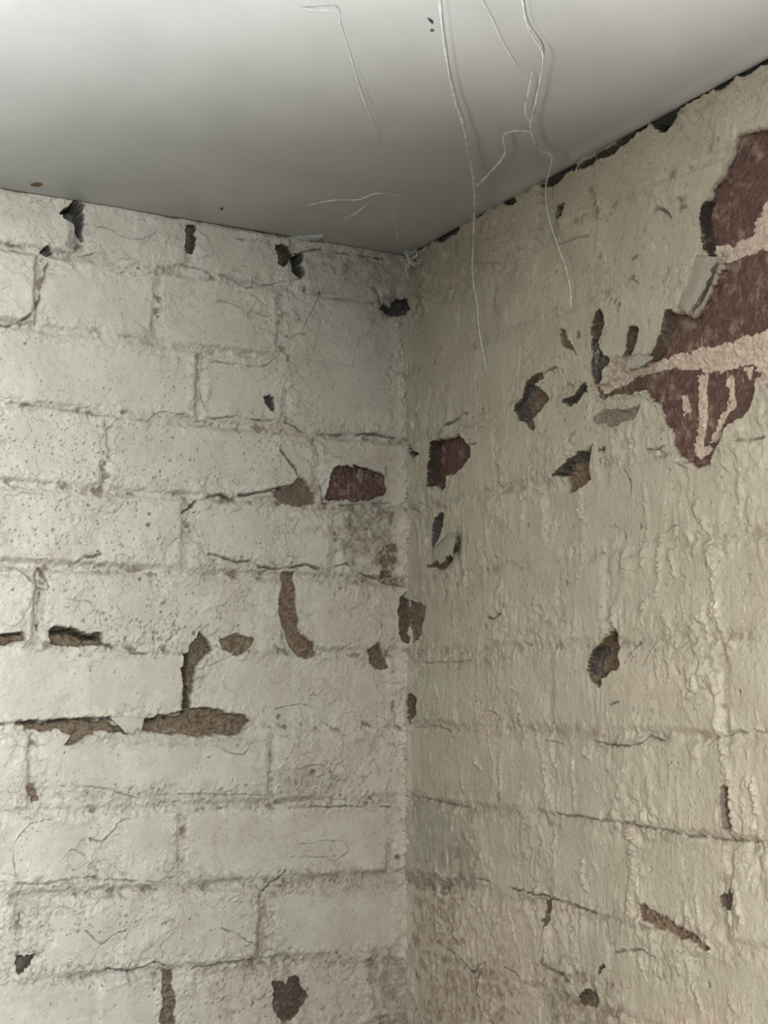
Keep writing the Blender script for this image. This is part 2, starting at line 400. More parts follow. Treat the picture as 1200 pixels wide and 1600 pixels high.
FL.m['raw'] = np.maximum(FL.m['raw'], .5*edge*ss(.1, .6, fbm(A, V, .03, 3, 195)))
FL.m['grime_shade'] = np.maximum(FL.m['grime_shade'], .30*(1-ss(-4, 3, SDL))*ss(-.1, .6, fbm(A, V, .02, 3, 197)))
joint_dirt(FL, SDL, .62, 1201)
fl = FL
corner_tint = np.clip(ss(-.30, -.02, A)*.5+ss(.15, -.2, V)*.25, 0, .6); FL.m['raw'] = np.maximum(FL.m['raw'], corner_tint*np.clip(.75+.6*fbm(A, V, .05, 3, 198), .2, 1.2))  # raw tint grows towards the corner and the bottom
for q in [[(0, 1018), (280, 1028), (280, 1102), (0, 1120)], [(295, 1272), (605, 1272), (605, 1345), (295, 1355)], [(435, 1400), (600, 1400), (615, 1475), (445, 1485)], [(75, 1155), (412, 1165), (412, 1222), (75, 1222)], [(-40, 520), (295, 565), (295, 635), (-40, 615)],
          [(-40, 1545), (245, 1538), (245, 1640), (-40, 1640)], [(262, 500), (408, 500), (400, 545), (262, 540)], [(332, 582), (430, 590), (430, 638), (332, 638)], [(460, 545), (605, 560), (605, 660), (490, 650)], [(180, 675), (430, 685), (425, 740), (185, 740)], [(80, 430), (230, 440), (230, 500), (80, 500)],
          [(10, 1295), (130, 1290), (120, 1330), (20, 1345)], [(190, 1275), (265, 1275), (265, 1330), (200, 1330)], [(80, 1430), (130, 1430), (150, 1490), (90, 1490)], [(315, 800), (420, 800), (420, 860), (330, 855)]]: fl.smooth(q)
# tinted, worn areas
fl.stain([(530, 790), (613, 788), (618, 900), (590, 900), (560, 880), (535, 860)], 'mortar', .5, 5, .9, -1.2)
fl.stain([(525, 780), (615, 780), (618, 905), (560, 890), (520, 860)], 'grime_shade', .28, 6, 1., 0)
fl.stain([(590, 850), (618, 845), (620, 905), (594, 902)], 'mortar', .75, 3, .8, -1.)
fl.stain([(470, 920), (620, 920), (630, 1010), (520, 1020), (470, 980)], 'raw', .35, 8, .8)
fl.stain([(285, 1262), (625, 1262), (620, 1366), (285, 1366)], 'raw', .42, 4, .3)
fl.stain([(300, 1500), (640, 1500), (640, 1640), (290, 1640)], 'raw', .8, 10, .9)
fl.stain([(40, 1145), (62, 1145), (62, 1250), (42, 1250)], 'raw', .8, 4, .5, .3)
fl.stain([(272, 1262), (292, 1262), (292, 1365), (275, 1365)], 'raw', .75, 3, .5, .8)
fl.stain([(300, 860), (440, 880), (440, 990), (180, 1000), (180, 930)], 'raw', .35, 12, 1)
fl.stain([(395, 1390), (425, 1390), (430, 1500), (390, 1500)], 'mortar', .45, 6, 1, -.5)
fl.stain([(340, 1410), (400, 1400), (400, 1500), (150, 1510), (100, 1440)], 'raw', .4, 8, 1)
fl.stain([(580, 1485), (650, 1490), (650, 1620), (590, 1620)], 'grime_shade', .5, 6, 1.2, -1)
fl.stain([(500, 405), (625, 405), (610, 470), (560, 440)], 'grime_shade', .3, 10, 1.0)
fl.stain([(440, 395), (600, 395), (600, 430), (440, 425)], 'mortar', .35, 6, 1.0)
fl.stain([(540, 715), (600, 720), (606, 745), (560, 730)], 'raw', .8, 3, .6)
fl.stain([(0, 850), (110, 860), (90, 910), (40, 900), (0, 880)], 'raw', .5, 6, 1.2)
for q in [[(60, 1230), (420, 1238), (420, 1256), (60, 1250)], [(0, 1374), (280, 1370), (280, 1398), (0, 1403)], [(290, 1364), (620, 1364), (620, 1390), (290, 1392)], [(0, 1512), (250, 1506), (250, 1530), (0, 1533)], [(400, 1492), (620, 1492), (620, 1513), (400, 1517)],
          [(20, 1388), (65, 1392), (60, 1500), (15, 1500)], [(425, 1200), (530, 1203), (520, 1252), (432, 1252)], [(100, 1125), (400, 1150), (400, 1162), (100, 1165)], [(300, 870), (440, 878), (440, 905), (320, 900)], [(470, 880), (630, 905), (630, 925), (480, 905)]]:
    fl.stain(q, 'mortar', .36, 4, 1.4, -.5, .009); fl.stain(q, 'grime_shade', .15, 3, 1.6, -.3, .005)
for q in [(250, 1242), (150, 1388), (450, 1378), (120, 1520), (500, 1504), (40, 1450), (480, 1230), (380, 890), (550, 910)]: fl.pits(60, q, (70, 9), (.5, 1.6), (.8, 2.6), .5)
# bare places and open joints
fl.hole([(108, 322), (118, 316), (131, 320), (131, 345), (128, 376), (122, 366), (118, 352), (110, 345), (97, 330)], 34, 'grime_shade', .7, 1., .5)
fl.stain([(112, 355), (131, 350), (126, 395), (108, 402), (100, 392)], 'grime_shade', .6, 4, .8, -2)  # shadow below the gap, painted together with brown grime
fl.hole([(63, 393), (70, 384), (79, 386), (82, 396), (74, 403)], 14, 'grime_shade', .7, .9)
fl.hole([(291, 351), (304, 352), (303, 378), (300, 394), (292, 392)], 9, 'mortar', .7, .55)
fl.hole([(432, 385), (445, 387), (457, 400), (449, 413), (441, 417), (434, 413)], 14, 'mortar', .7, .6)
fl.hole([(458, 402), (474, 396), (469, 412), (475, 426), (466, 430), (458, 424)], 32, 'grime_shade', .7, 1.)
fl.hole([(594, 481), (602, 476), (610, 484), (619, 466), (640, 470), (640, 492), (622, 494), (606, 490)], 11, 'grime_shade', .9, .9, 1.2)
fl.stain([(585, 465), (640, 458), (640, 498), (590, 496)], 'grime_shade', .5, 5, 1.)
fl.hole([(414, 618), (424, 616), (431, 636), (428, 643), (418, 634)], 10, 'grime_shade', .6, .75)
fl.hole([(511, 768), (519, 735), (530, 727), (550, 724), (566, 722), (580, 735), (602, 742), (604, 765), (598, 776), (560, 783), (535, 782), (511, 781)], 5.5, 'brick', .6, 0, .25, .8)
fl.hole([(425, 769), (455, 760), (466, 743), (480, 755), (494, 771), (492, 788), (470, 792), (440, 786)], 4, 'mortar', 1.6, .25, .5, 0, .75)
fl.hole([(441, 895), (462, 893), (461, 940), (468, 985), (497, 1020), (482, 1031), (455, 1012), (441, 975), (438, 940)], 5, 'mortar', .9, 0, .8, .3)
fl.hole([(295, 1035), (300, 1005), (312, 989), (325, 1000), (332, 1015), (322, 1025), (310, 1038), (303, 1062), (298, 1106), (288, 1106), (288, 1028)], 9, 'mortar', .7, .25, .8)
fl.hole([(288, 1022), (297, 1020), (296, 1106), (288, 1106)], 17, 'mortar', .7, .55, .8)
fl.hole([(344, 997), (370, 990), (398, 996), (386, 1015), (370, 1026), (350, 1015)], 4, 'mortar', .7, 0, .8, .4)
fl.hole([(34, 1125), (60, 1128), (85, 1127), (100, 1124), (165, 1124), (175, 1130), (196, 1144), (200, 1149), (188, 1143), (150, 1141), (136, 1150), (120, 1163), (101, 1164), (112, 1148), (90, 1139), (65, 1141), (40, 1139)], 8, 'mortar', .7, .1, .9, .4)
fl.hole([(224, 1126), (240, 1121), (285, 1117), (300, 1105), (330, 1108), (380, 1115), (389, 1125), (376, 1146), (340, 1149), (290, 1149), (224, 1140)], 9, 'mortar', .9, .05, 1., .3)
fl.crack([(0, 1133), (36, 1130), (90, 1126), (160, 1123), (225, 1126), (290, 1112)], 2.2, 9, 'grime_shade', .7)
fl.hole([(77, 984), (90, 979), (110, 980), (140, 991), (159, 989), (159, 1006), (120, 1009), (79, 1008)], 12, 'mortar', .6, .1, .9)
fl.crack([(82, 988), (110, 986), (140, 995), (156, 996)], 2.6, 14, 'grime_shade', .95)
fl.hole([(-60, 995), (0, 992), (20, 990), (39, 987), (38, 998), (10, 1007), (-60, 1010)], 9, 'mortar', .6, .1, .9)
fl.crack([(-60, 996), (0, 994), (36, 990)], 1.8, 9, 'grime_shade', .9)
fl.hole([(41, 1232), (50, 1224), (60, 1235), (63, 1248), (50, 1251)], 5, 'mortar', .7, .2, .9)
fl.hole([(26, 1497), (53, 1491), (45, 1508), (33, 1518)], 7, 'mortar', .7, .7)
fl.hole([(252, 1515), (271, 1514), (272, 1600), (276, 1660), (252, 1660), (255, 1560)], 5, 'mortar', .8, .1, 1.)
fl.hole([(425, 1535), (440, 1536), (450, 1541), (456, 1527), (466, 1526), (471, 1545), (479, 1560), (470, 1572), (462, 1582), (455, 1596), (442, 1597), (432, 1585), (430, 1560)], 3., 'mortar', .5, .72, .25)
fl.hole([(573, 1015), (590, 1002), (600, 1020), (606, 1042), (590, 1046), (578, 1040)], 2.5, 'mortar', 1., .25, .8, 0, .8)
fl.hole([(624, 935), (634, 925), (638, 960), (632, 1005), (625, 1000)], 5, 'mortar', 1., .5, .8)
for x, y, r, d in [(488, 1207, 4.2, 5), (620, 1340, 4, 4), (445, 1362, 2.4, 4), (437, 1120, 4, 3), (232, 802, 2, 3), (231, 820, 2.4, 4), (153, 862, 2.4, 4), (218, 905, 2.3, 4), (292, 822, 3, 2.2), (398, 1515, 2, 3), (397, 1569, 2.3, 3),
                   (258, 1442, 1.8, 3), (532, 1242, 2, 3), (345, 327, 1.5, 2), (450, 525, 2, 2), (217, 420, 2, 2.5), (40, 537, 2.2, 2), (248, 495, 2.2, 2)]:
    a, v = on_left(x, y); fl.pit(a, v, r*.62, d, .75)
# cracks
for pts, w, d, k in [
    ([(-20, 508), (15, 509), (35, 500), (52, 488), (62, 472), (65, 450), (70, 430), (75, 410)], 1.3, 4, .75),
    ([(0, 380), (25, 382), (45, 390), (60, 398)], .9, 2, .5), ([(80, 402), (100, 405), (130, 400), (160, 393), (185, 403), (215, 408)], 1.2, 1.8, .4),
    ([(140, 350), (170, 358), (200, 372), (225, 374), (245, 362), (290, 373)], .8, 1.6, .4),
    ([(232, 425), (255, 428), (275, 412), (300, 416), (330, 428), (350, 430), (370, 440), (385, 450), (415, 445), (435, 442), (475, 433)], .9, 2.2, .5),
    ([(295, 475), (310, 485), (325, 477), (345, 470), (360, 475), (400, 490), (420, 495)], .9, 1.6, .4),
    ([(470, 520), (480, 500), (500, 460), (515, 456), (540, 460)], .8, 1.4, .4), ([(455, 525), (468, 521), (478, 522)], 1.5, 3, .6),
    ([(328, 562), (345, 566), (370, 568), (390, 572), (420, 570), (440, 552)], .9, 2, .5),
    ([(316, 575), (313, 610), (318, 630), (325, 645)], .9, 2, .45),
    ([(-20, 622), (40, 632), (100, 640), (150, 650), (185, 648)], .9, 1.8, .4), ([(165, 672), (185, 652), (230, 658), (250, 645), (290, 648)], .9, 2.2, .5),
    ([(295, 658), (325, 655), (370, 650), (395, 655), (410, 658), (440, 655), (460, 665), (475, 676)], 1.2, 2.6, .55),
    ([(498, 678), (540, 680), (575, 678), (618, 684)], 1.8, 3.4, .65), ([(165, 670), (168, 700), (170, 720)], 1., 1.6, .4),
    ([(285, 802), (305, 785), (325, 775), (345, 773), (360, 780), (390, 772), (420, 767), (455, 758)], 1.7, 5, .75),
    ([(438, 704), (450, 720), (462, 735), (467, 748)], 1.4, 4, .8), ([(500, 760), (505, 785), (512, 788)], 1.5, 4, .8),
    ([(325, 865), (345, 870), (360, 875), (370, 880), (390, 875), (405, 885), (430, 890), (450, 887), (480, 883), (500, 890)], 1.5, 4.2, .7),
    ([(520, 885), (540, 880), (560, 895), (590, 905), (615, 915), (650, 915)], 1.3, 3, .65),
    ([(-20, 882), (25, 888), (45, 905), (60, 920), (72, 922)], 1.2, 2.6, .55), ([(62, 925), (60, 960), (58, 985)], 1., 3.5, .8),
    ([(95, 893), (105, 890), (120, 878), (140, 870), (158, 866)], 1.9, 4.5, .8), ([(63, 890), (70, 905), (75, 918)], 1.5, 3, .6),
    ([(100, 935), (140, 942), (155, 960), (160, 985)], .8, 1.5, .3), ([(159, 1006), (190, 1018), (230, 1022), (288, 1022)], 1.3, 3.5, .6),
    ([(298, 1052), (340, 1035), (370, 1022)], .9, 1.3, .3), ([(330, 1155), (352, 1175), (378, 1180), (395, 1160)], .8, 1.4, .35),
    ([(112, 1238), (130, 1228), (165, 1232), (190, 1240), (215, 1248), (240, 1243), (300, 1240), (420, 1243)], 1., 2., .45),
    ([(-20, 1363), (25, 1368)], 1., 2.2, .55), ([(-20, 1376), (40, 1382), (80, 1380), (120, 1372), (180, 1375), (240, 1378), (272, 1370)], 1.2, 2.4, .5),
    ([(25, 1365), (20, 1345), (22, 1320), (35, 1300), (50, 1285), (82, 1280)], .9, 1.7, .45), ([(140, 1310), (160, 1315), (175, 1300), (185, 1285), (218, 1275)], 1.1, 2., .5),
    ([(92, 1348), (110, 1328), (128, 1333), (140, 1345), (120, 1360), (95, 1350)], .8, 1.5, .4),
    ([(425, 1160), (423, 1200), (422, 1235), (435, 1255), (470, 1262), (520, 1260), (610, 1261)], 1.2, 2.6, .55),
    ([(420, 1207), (440, 1205), (470, 1200), (500, 1195), (520, 1208), (530, 1190), (538, 1165), (530, 1145), (500, 1125)], .8, 1.6, .35),
    ([(455, 1338), (510, 1340), (520, 1346), (545, 1332), (540, 1316), (510, 1314), (460, 1320)], .8, 1.3, .3),
    ([(408, 1392), (420, 1382), (443, 1364)], 1.6, 4, .75), ([(132, 1452), (150, 1470), (160, 1475), (175, 1462), (198, 1452)], 1., 2, .5),
    ([(168, 1515), (205, 1518), (240, 1504), (258, 1508)], 1.5, 4, .7), ([(300, 1514), (340, 1506), (400, 1500)], 1.5, 2.5, .55), ([(345, 1450), (370, 1460), (402, 1482)], .9, 1.8, .45),
    ([(585, 450), (592, 465), (598, 482)], 2, 4, .8), ([(440, 400), (480, 392), (500, 388), (520, 392), (545, 398), (600, 405)], 1.2, 2.5, .7),
    ([(450, 378), (480, 376), (502, 373)], .9, 2, .8), ([(365, 372), (385, 378), (400, 376), (425, 384)], 1.6, 3, .8),
    ([(200, 765), (240, 768), (300, 772)], 1.2, 1., .2), ([(30, 770), (70, 775)], 1.2, 1.2, .3), ([(430, 1108), (470, 1100), (500, 1108)], .8, 1.5, .35),
    ([(530, 790), (570, 788), (612, 786)], 1.5, 2, .55), ([(500, 690), (520, 712), (540, 718)], 1., 2, .4), ([(640, 880), (650, 900), (655, 915)], 1.2, 2.5, .6)]:
    fl.crack(pts, w, d, 'grime_shade', k)
fl.pits(700, (130, 820), (120, 95), (.4, 1.3), (.6, 2.2), .75); fl.pits(260, (150, 700), (130, 50), (.4, 1.0), (.6, 1.8), .65); fl.pits(140, (240, 985), (70, 22), (.5, 1.6), (1., 3.), .75, (.8, 1.4)); fl.pits(160, (430, 700), (80, 45), (.4, 1.2), (.8, 2.), .6)
fl.pits(160, (130, 560), (140, 70), (.4, .9), (.5, 1.3), .45); fl.pits(240, (250, 1430), (160, 45), (.4, 1.2), (.8, 2.), .5); fl.pits(220, (400, 1570), (120, 40), (.5, 1.4), (.8, 2.4), .6)
fl.pits(110, (520, 620), (80, 60), (.4, 1.), (.6, 1.6), .5); fl.pits(150, (520, 1180), (80, 60), (.4, 1.1), (.6, 1.8), .45); fl.pits(120, (420, 830), (80, 45), (.4, .9), (.6, 1.5), .5)
# rounded fillet of paint and plaster in the corner itself
cor = np.exp(-((A-.004)/.012)**2); FL.w += (5.0*cor*(.45+.7*np.clip(.5+fbm(A, V, .03, 3, 210, .5, 1), 0, 1.4))).astype(np.float32)
FL.w = np.where(A < -.0, FL.w, FL.w).astype(np.float32)
fl.ridge([(622, 500), (630, 620), (632, 760), (634, 900)], 4, 1.2, 'raw', .45, 1.2); fl.ridge([(632, 1130), (634, 1260), (630, 1380)], 3.5, 1.6, 'raw', .6, 1.2)
WALL_L = build_wall('wall_left', FL, BL, lambda a, v, w: np.stack([a, -w, v], -1), MAT_L)

# ------------------------------------------------------------------ right wall
AR = lines([(-.012, .585, .00098/RES), (.585, .95, .004)])
VR = lines([(-.44, -.25, .004), (-.25, .5803, .00078/RES)])
FR = Face(AR, VR, on_right, 500)
def row_r(js, k):       # joints given as metres from the corner
    return js
BR = []
JR = {'odd': [.108, .282], 'even': [.182, .345]}
for k in range(-6, 8):
    z0 = .075*k+H; z1 = .075*(k+1)-H if k < 7 else ZC-.002
    a = [AR[0]-.01]+([.103, .262, .488, .714] if k % 2 else [.176, .345 if k != 4 else .38, .57, .80])+[AR[-1]+.01]
    if k == 5: a = [AR[0]-.01, .085, .235, .46, .686, AR[-1]+.01]
    for p, q in zip(a[:-1], a[1:]): BR.append((p+H if p > 0 else p, q-H if q < .94 else q, z0, z1))
SDR = brick_relief(FR, BR, 0., 2.2, .8, .6)
fr = FR; A, V = FR.A, FR.V
edge = 1-ss(0, 14, SDR)
rz = ss(-.15, .5, fbm(A, V, .07, 4, 531)); rough_amt = np.clip(.1+.35*edge+1.0*rz, 0, 1.35)
FR.w += 1.2*fbm(A, V, .06, 2, 540)+2.2*rough_amt*fbm(A, V, .026, 3, 550, 1, .75)+1.3*rough_amt*fbm(A, V, .011, 2, 560, 1, .85)+.5*rough_amt*fbm(A, V, .0055, 2, 565, 1, .8)
blob = fbm(A, V, .014, 2, 568, 1, .7); FR.w += (1.5*np.clip(rough_amt, 0, 1)*ss(.2, .7, blob)).astype(np.float32)
# runs of thick paint
rn = fbm(A, V, .011, 2, 570, 1, .16); FR.w += (.8*ss(.25, .62, rn)*ss(-.3, .4, fbm(A, V, .08, 2, 575))).astype(np.float32)
layers(FR, .03, .15, .8, 580, rough_amt, 1, .6); layers(FR, .014, .3, .7, 590, rough_amt, 1, .7)
low = ss(.30, -.15, V)
FR.m['raw'] = np.maximum(FR.m['raw'], (.25+.35*low)*np.clip(.4+edge, 0, 1)*ss(0, .55, fbm(A, V, .03, 3, 595)))
FR.m['grime_shade'] = np.maximum(FR.m['grime_shade'], .22*(1-ss(-4, 3, SDR))*ss(0, .6, fbm(A, V, .02, 3, 597)))
joint_dirt(FR, SDR, .5, 1301)
for q in [[(668, 1048), (735, 1048), (735, 1108), (668, 1108)], [(662, 1148), (760, 1152), (760, 1232), (662, 1228)], [(1005, 872), (1092, 872), (1092, 958), (1005, 958)], [(772, 1162), (838, 1168), (842, 1228), (776, 1228)], [(1130, 880), (1210, 880), (1210, 960), (1130, 960)],
          [(682, 480), (738, 480), (738, 640), (682, 640)], [(1000, 335), (1055, 345), (1035, 465), (995, 465)], [(875, 1180), (960, 1185), (960, 1265), (880, 1260)], [(880, 1320), (975, 1325), (975, 1400), (890, 1395)], [(1000, 1320), (1120, 1335), (1110, 1420), (1010, 1400)], [(830, 830), (880, 860), (870, 960), (830, 940)]]: fr.smooth(q, .7)
fr.stain([(636, 1370), (780, 1385), (850, 1420), (850, 1640), (636, 1640)], 'raw', .8, 12, 1.2)
fr.stain([(645, 1385), (720, 1390), (720, 1500), (645, 1490)], 'mortar', .5, 10, 1.)
fr.stain([(660, 1500), (790, 1510), (800, 1600), (660, 1640)], 'mortar', .5, 10, 1.4)
fr.stain([(850, 1500), (960, 1545), (1000, 1620), (860, 1640)], 'mortar', .55, 8, 1.3)
fr.stain([(960, 1560), (1150, 1575), (1150, 1640), (960, 1640)], 'raw', .8, 8, 1.1)
fr.stain([(640, 1250), (745, 1262), (745, 1370), (640, 1365)], 'grime_shade', .32, 8, 1.0)
fr.stain([(640, 1365), (740, 1372), (740, 1392), (640, 1388)], 'grime_shade', .6, 4, 1.2, -1)
fr.stain([(960, 1020), (1060, 1040), (1060, 1110), (960, 1100)], 'raw', .6, 10, .9, .8)
fr.stain([(640, 560), (670, 560), (670, 930), (640, 930)], 'raw', .25, 6, .8)
fr.stain([(735, 940), (830, 930), (830, 1010), (740, 1010)], 'raw', .6, 10, 1.)
fr.stain([(735, 1105), (770, 1105), (780, 1150), (735, 1150)], 'raw', .9, 4, .7, 1)
fr.stain([(640, 395), (720, 360), (760, 420), (640, 470)], 'grime_shade', .2, 12, 1.)
fr.stain([(1060, 60), (1260, 0), (1260, 180), (1130, 220), (1060, 230)], 'raw', .45, 12, 1.)
fr.stain([(1040, 390), (1110, 400), (1080, 490), (1040, 470)], 'raw', .3, 8, .8)
for q in [[(645, 1243), (760, 1257), (860, 1272), (860, 1284), (760, 1272), (645, 1258)], [(800, 1392), (950, 1428), (985, 1440), (985, 1450), (900, 1430), (800, 1402)], [(1010, 1298), (1210, 1312), (1210, 1326), (1010, 1310)], [(760, 1118), (900, 1135), (1010, 1150), (1010, 1162), (890, 1150), (760, 1132)], [(700, 1025), (800, 1022), (800, 1036), (700, 1040)]]:
    fr.stain(q, 'mortar', .40, 4, 1.4, -.8, .009); fr.stain(q, 'grime_shade', .13, 3, 1.6, -.3, .005)
# gaps under the ceiling
DK = dict(mat='grime_shade', grime_shade=1., edge=.7, rough=.8)  # near-black fill that paints the shade inside the gaps
fr.hole([(1012, 184), (1030, 172), (1053, 150), (1050, 182), (1038, 207), (1026, 198)], 30, **DK)
fr.hole([(1040, 172), (1080, 140), (1150, 96), (1146, 124), (1128, 140), (1112, 138), (1085, 155), (1055, 172)], 26, **DK)
fr.hole([(1140, 110), (1210, 70), (1300, 20), (1300, 40), (1215, 85), (1160, 118)], 22, **DK)
fr.hole([(845, 288), (870, 268), (905, 255), (880, 275), (858, 291)], 16, **DK)
fr.hole([(905, 262), (960, 225), (1012, 190), (1012, 196), (960, 236), (915, 262)], 10, **DK)
fr.hole([(671, 369), (682, 360), (700, 357), (717, 350), (717, 361), (706, 369), (692, 376), (676, 373)], 22, **DK)
fr.hole([(640, 392), (652, 376), (670, 366), (672, 374), (655, 384)], 12, **DK)
fr.hole([(744, 333), (762, 322), (758, 335), (748, 339)], 12, **DK)
fr.hole([(785, 312), (801, 309), (808, 317), (795, 322)], 10, **DK)
fr.hole([(628, 466), (637, 468), (641, 486), (632, 492)], 14, **DK)
fr.hole([(873, 322), (881, 317), (878, 340), (872, 343)], 6, **DK)
fr.stain([(918, 290), (932, 290), (934, 335), (924, 335)], 'mortar', .6, 4, .8, -1); fr.stain([(860, 345), (872, 345), (870, 375), (860, 372)], 'grime_shade', .5, 3, .6, -1)
fr.stain([(1060, 310), (1072, 300), (1075, 330), (1064, 335)], 'mortar', .7, 2, .5, -2)
fr.crack([(1018, 330), (1026, 323), (1040, 330), (1048, 340)], 2., 4, 'grime_shade', .85)
# bare brickwork, large patch at the right
fr.hole([(1152, 207), (1143, 241), (1132, 272), (1115, 298), (1101, 321), (1094, 343), (1100, 388), (1125, 416), (1114, 440), (1100, 470), (1085, 495), (1046, 488), (1030, 530), (1022, 560), (960, 588), (926, 606), (938, 624), (975, 614), (1010, 611), (1028, 630), (1035, 655), (1050, 680), (1052, 700), (1070, 722), (1090, 731), (1110, 726), (1115, 700), (1140, 665), (1170, 640), (1179, 592), (1192, 600), (1205, 622), (1300, 640), (1300, 150), (1200, 200)], 6.5, 'brick', .6, 0, .2, 1.)
fr.stain([(1098, 400), (1108, 388), (1150, 375), (1172, 345), (1184, 320), (1205, 298), (1300, 240), (1300, 335), (1200, 386), (1160, 397), (1125, 411)], 'raw', 1., .8, .5, -.4)
def band(px, h=-.5, k=1.):
    P = fr.pts(px); W = fr.window(P, .006); sd = fr.poly_sd(P, W); m = ss(-.8, .8, sd+1.2*fr.n3[W])*k
    fr.m['brick'][W] *= 1-m; fr.m['raw'][W] = np.maximum(fr.m['raw'][W], m); fr.w[W] += m*(h+1.3*fr.n3[W]+.6*fr.n1[W])
band([(1100, 386), (1140, 380), (1166, 366), (1172, 340), (1185, 318), (1200, 296), (1300, 230), (1300, 335), (1200, 386), (1160, 397), (1125, 412)], .6)
band([(1022, 561), (1100, 540), (1200, 512), (1300, 482), (1300, 530), (1200, 553), (1192, 566), (1195, 620), (1180, 600), (1172, 567), (1120, 581), (1050, 574), (990, 590), (940, 612), (926, 607), (960, 588)], .6)
band([(1082, 585), (1098, 582), (1097, 640), (1092, 690), (1105, 700), (1085, 720), (1075, 700), (1084, 650)], 1.)
band([(1126, 592), (1138, 588), (1140, 630), (1122, 662), (1108, 690), (1100, 690), (1112, 660), (1130, 628)], .8)
band([(1055, 615), (1064, 612), (1072, 640), (1060, 650)], .5, .8); band([(1150, 575), (1170, 572), (1165, 590), (1155, 585)], .5, .9)
band([(1112, 395), (1128, 398), (1112, 420), (1104, 410)], 1.)
for q in [[(1185, 430), (1190, 470)], [(1178, 440), (1180, 455), (1183, 475)], [(1150, 420), (1160, 440)], [(1110, 650), (1095, 660)]]: fr.ridge(q, 1.6, .3, 'raw', .7)
fr.stain([(1130, 300), (1180, 270), (1175, 320), (1130, 370), (1105, 370)], 'raw', .33, 6, 1.)
fr.hole([(1041, 480), (1048, 486), (1037, 530), (1027, 558), (1018, 561), (1030, 525)], 8, 'mortar', .8, .7, .9)  # shadow of the undercut edge, painted dark
fr.hole([(1100, 320), (1106, 318), (1101, 345), (1106, 380), (1112, 402), (1100, 388), (1094, 345)], 9, 'brick', .8, .8, .4)
fr.hole([(931, 492), (939, 483), (942, 505), (936, 528), (930, 540), (928, 515)], 7, 'mortar', .8, .62, .9)
fr.hole([(926, 535), (933, 532), (937, 548), (946, 558), (945, 570), (938, 580), (935, 600), (928, 600), (925, 570)], 8, 'grime_shade', .8, .85, .9)
fr.hole([(986, 512), (996, 509), (995, 525), (986, 554), (975, 554), (981, 532)], 6, 'mortar', .8, .6, .9, .6)
fr.hole([(946, 560), (975, 558), (1000, 570), (970, 585), (944, 600)], 3.5, 'raw', 1.2, .15, .8)
fr.hole([(874, 514), (880, 518), (896, 545), (901, 554), (885, 545), (875, 530)], 3.5, 'mortar', .6, .3, .5)
fr.hole([(806, 640), (812, 625), (825, 595), (846, 584), (849, 590), (836, 604), (852, 612), (856, 626), (842, 640), (830, 656), (836, 671), (826, 669), (815, 656)], 6, 'mortar', .7, .35, .9, .5)
fr.hole([(806, 640), (813, 625), (824, 600), (829, 606), (819, 632), (820, 655), (815, 656)], 8, 'grime_shade', .7, .85, .9)
fr.hole([(879, 629), (900, 614), (913, 601), (916, 608), (905, 621), (890, 632)], 8, 'grime_shade', .7, .8, .5, .7)
fr.hole([(867, 743), (885, 725), (905, 710), (923, 696), (921, 720), (923, 750), (905, 763), (888, 767), (884, 745)], 7, 'mortar', .7, .3, .8, .6)
fr.hole([(867, 743), (885, 724), (912, 704), (914, 712), (893, 726), (875, 745)], 9, 'grime_shade', .7, .9, .5)
fr.hole([(925, 650), (945, 641), (985, 641), (1000, 633), (986, 655), (960, 663), (930, 661)], 2.6, 'mortar', 1.4, .45, .6, 0, .5)  # shadow beneath the curled lip, painted into a shallow dip
fr.hole([(933, 695), (946, 698), (948, 703), (935, 700)], 2, 'brick', .5)
fr.hole([(674, 697), (690, 685), (715, 680), (722, 683), (728, 692), (738, 700), (735, 715), (722, 731), (712, 740), (698, 743), (692, 766), (671, 760), (671, 720)], 7, 'brick', .6, 0, .25, 1.)
fr.hole([(673, 696), (680, 692), (679, 715), (677, 757), (671, 759), (670, 720)], 10, 'brick', .7, .75, .3)
fr.hole([(688, 801), (692, 808), (686, 840), (676, 858), (673, 832), (680, 812)], 9, 'grime_shade', .7, .7, .5)
fr.hole([(668, 884), (698, 872), (712, 850), (714, 838), (716, 850), (706, 875), (690, 890)], 3.5, 'mortar', 1., .4, .6)  # shadow under the loose flake, painted and slightly recessed
fr.hole([(642, 695), (645, 706), (654, 711), (648, 715), (642, 709)], 8, 'grime_shade', .6, .95)
fr.hole([(919, 1045), (922, 1030), (932, 1015), (945, 1000), (955, 987), (966, 985), (967, 1005), (966, 1040), (955, 1049), (941, 1060), (938, 1076), (925, 1062)], 9, 'mortar', .7, .35, .7, .8)
fr.hole([(919, 1045), (923, 1028), (934, 1013), (940, 1018), (929, 1035), (928, 1058)], 11, 'grime_shade', .8, .85, .7)
fr.hole([(997, 1413), (1006, 1411), (1030, 1432), (1060, 1448), (1090, 1465), (1112, 1482), (1100, 1483), (1060, 1465), (1030, 1451), (1000, 1440)], 3.5, 'mortar', 1., .2, .9)
fr.hole([(852, 1405), (861, 1405), (859, 1440), (852, 1452)], 2.5, 'mortar', .8, .4, .8)
fr.hole([(1124, 1400), (1139, 1391), (1146, 1405), (1141, 1419), (1128, 1416)], 2.5, 'mortar', .6, .75, .4)
fr.hole([(934, 1519), (943, 1504), (946, 1510), (938, 1521)], 4, 'grime_shade', .5, .9)
fr.hole([(1128, 1232), (1140, 1232), (1143, 1291), (1131, 1291)], 2.4, 'mortar', 1.5, .45, .8, 0, .6)
fr.hole([(905, 1560), (918, 1548), (934, 1556), (930, 1572), (912, 1570)], 2.5, 'mortar', .8, .6, .8)
fr.hole([(630, 930), (640, 938), (662, 945), (662, 965), (652, 1000), (640, 1010), (634, 990)], 4, 'mortar', 1., .3, .8)
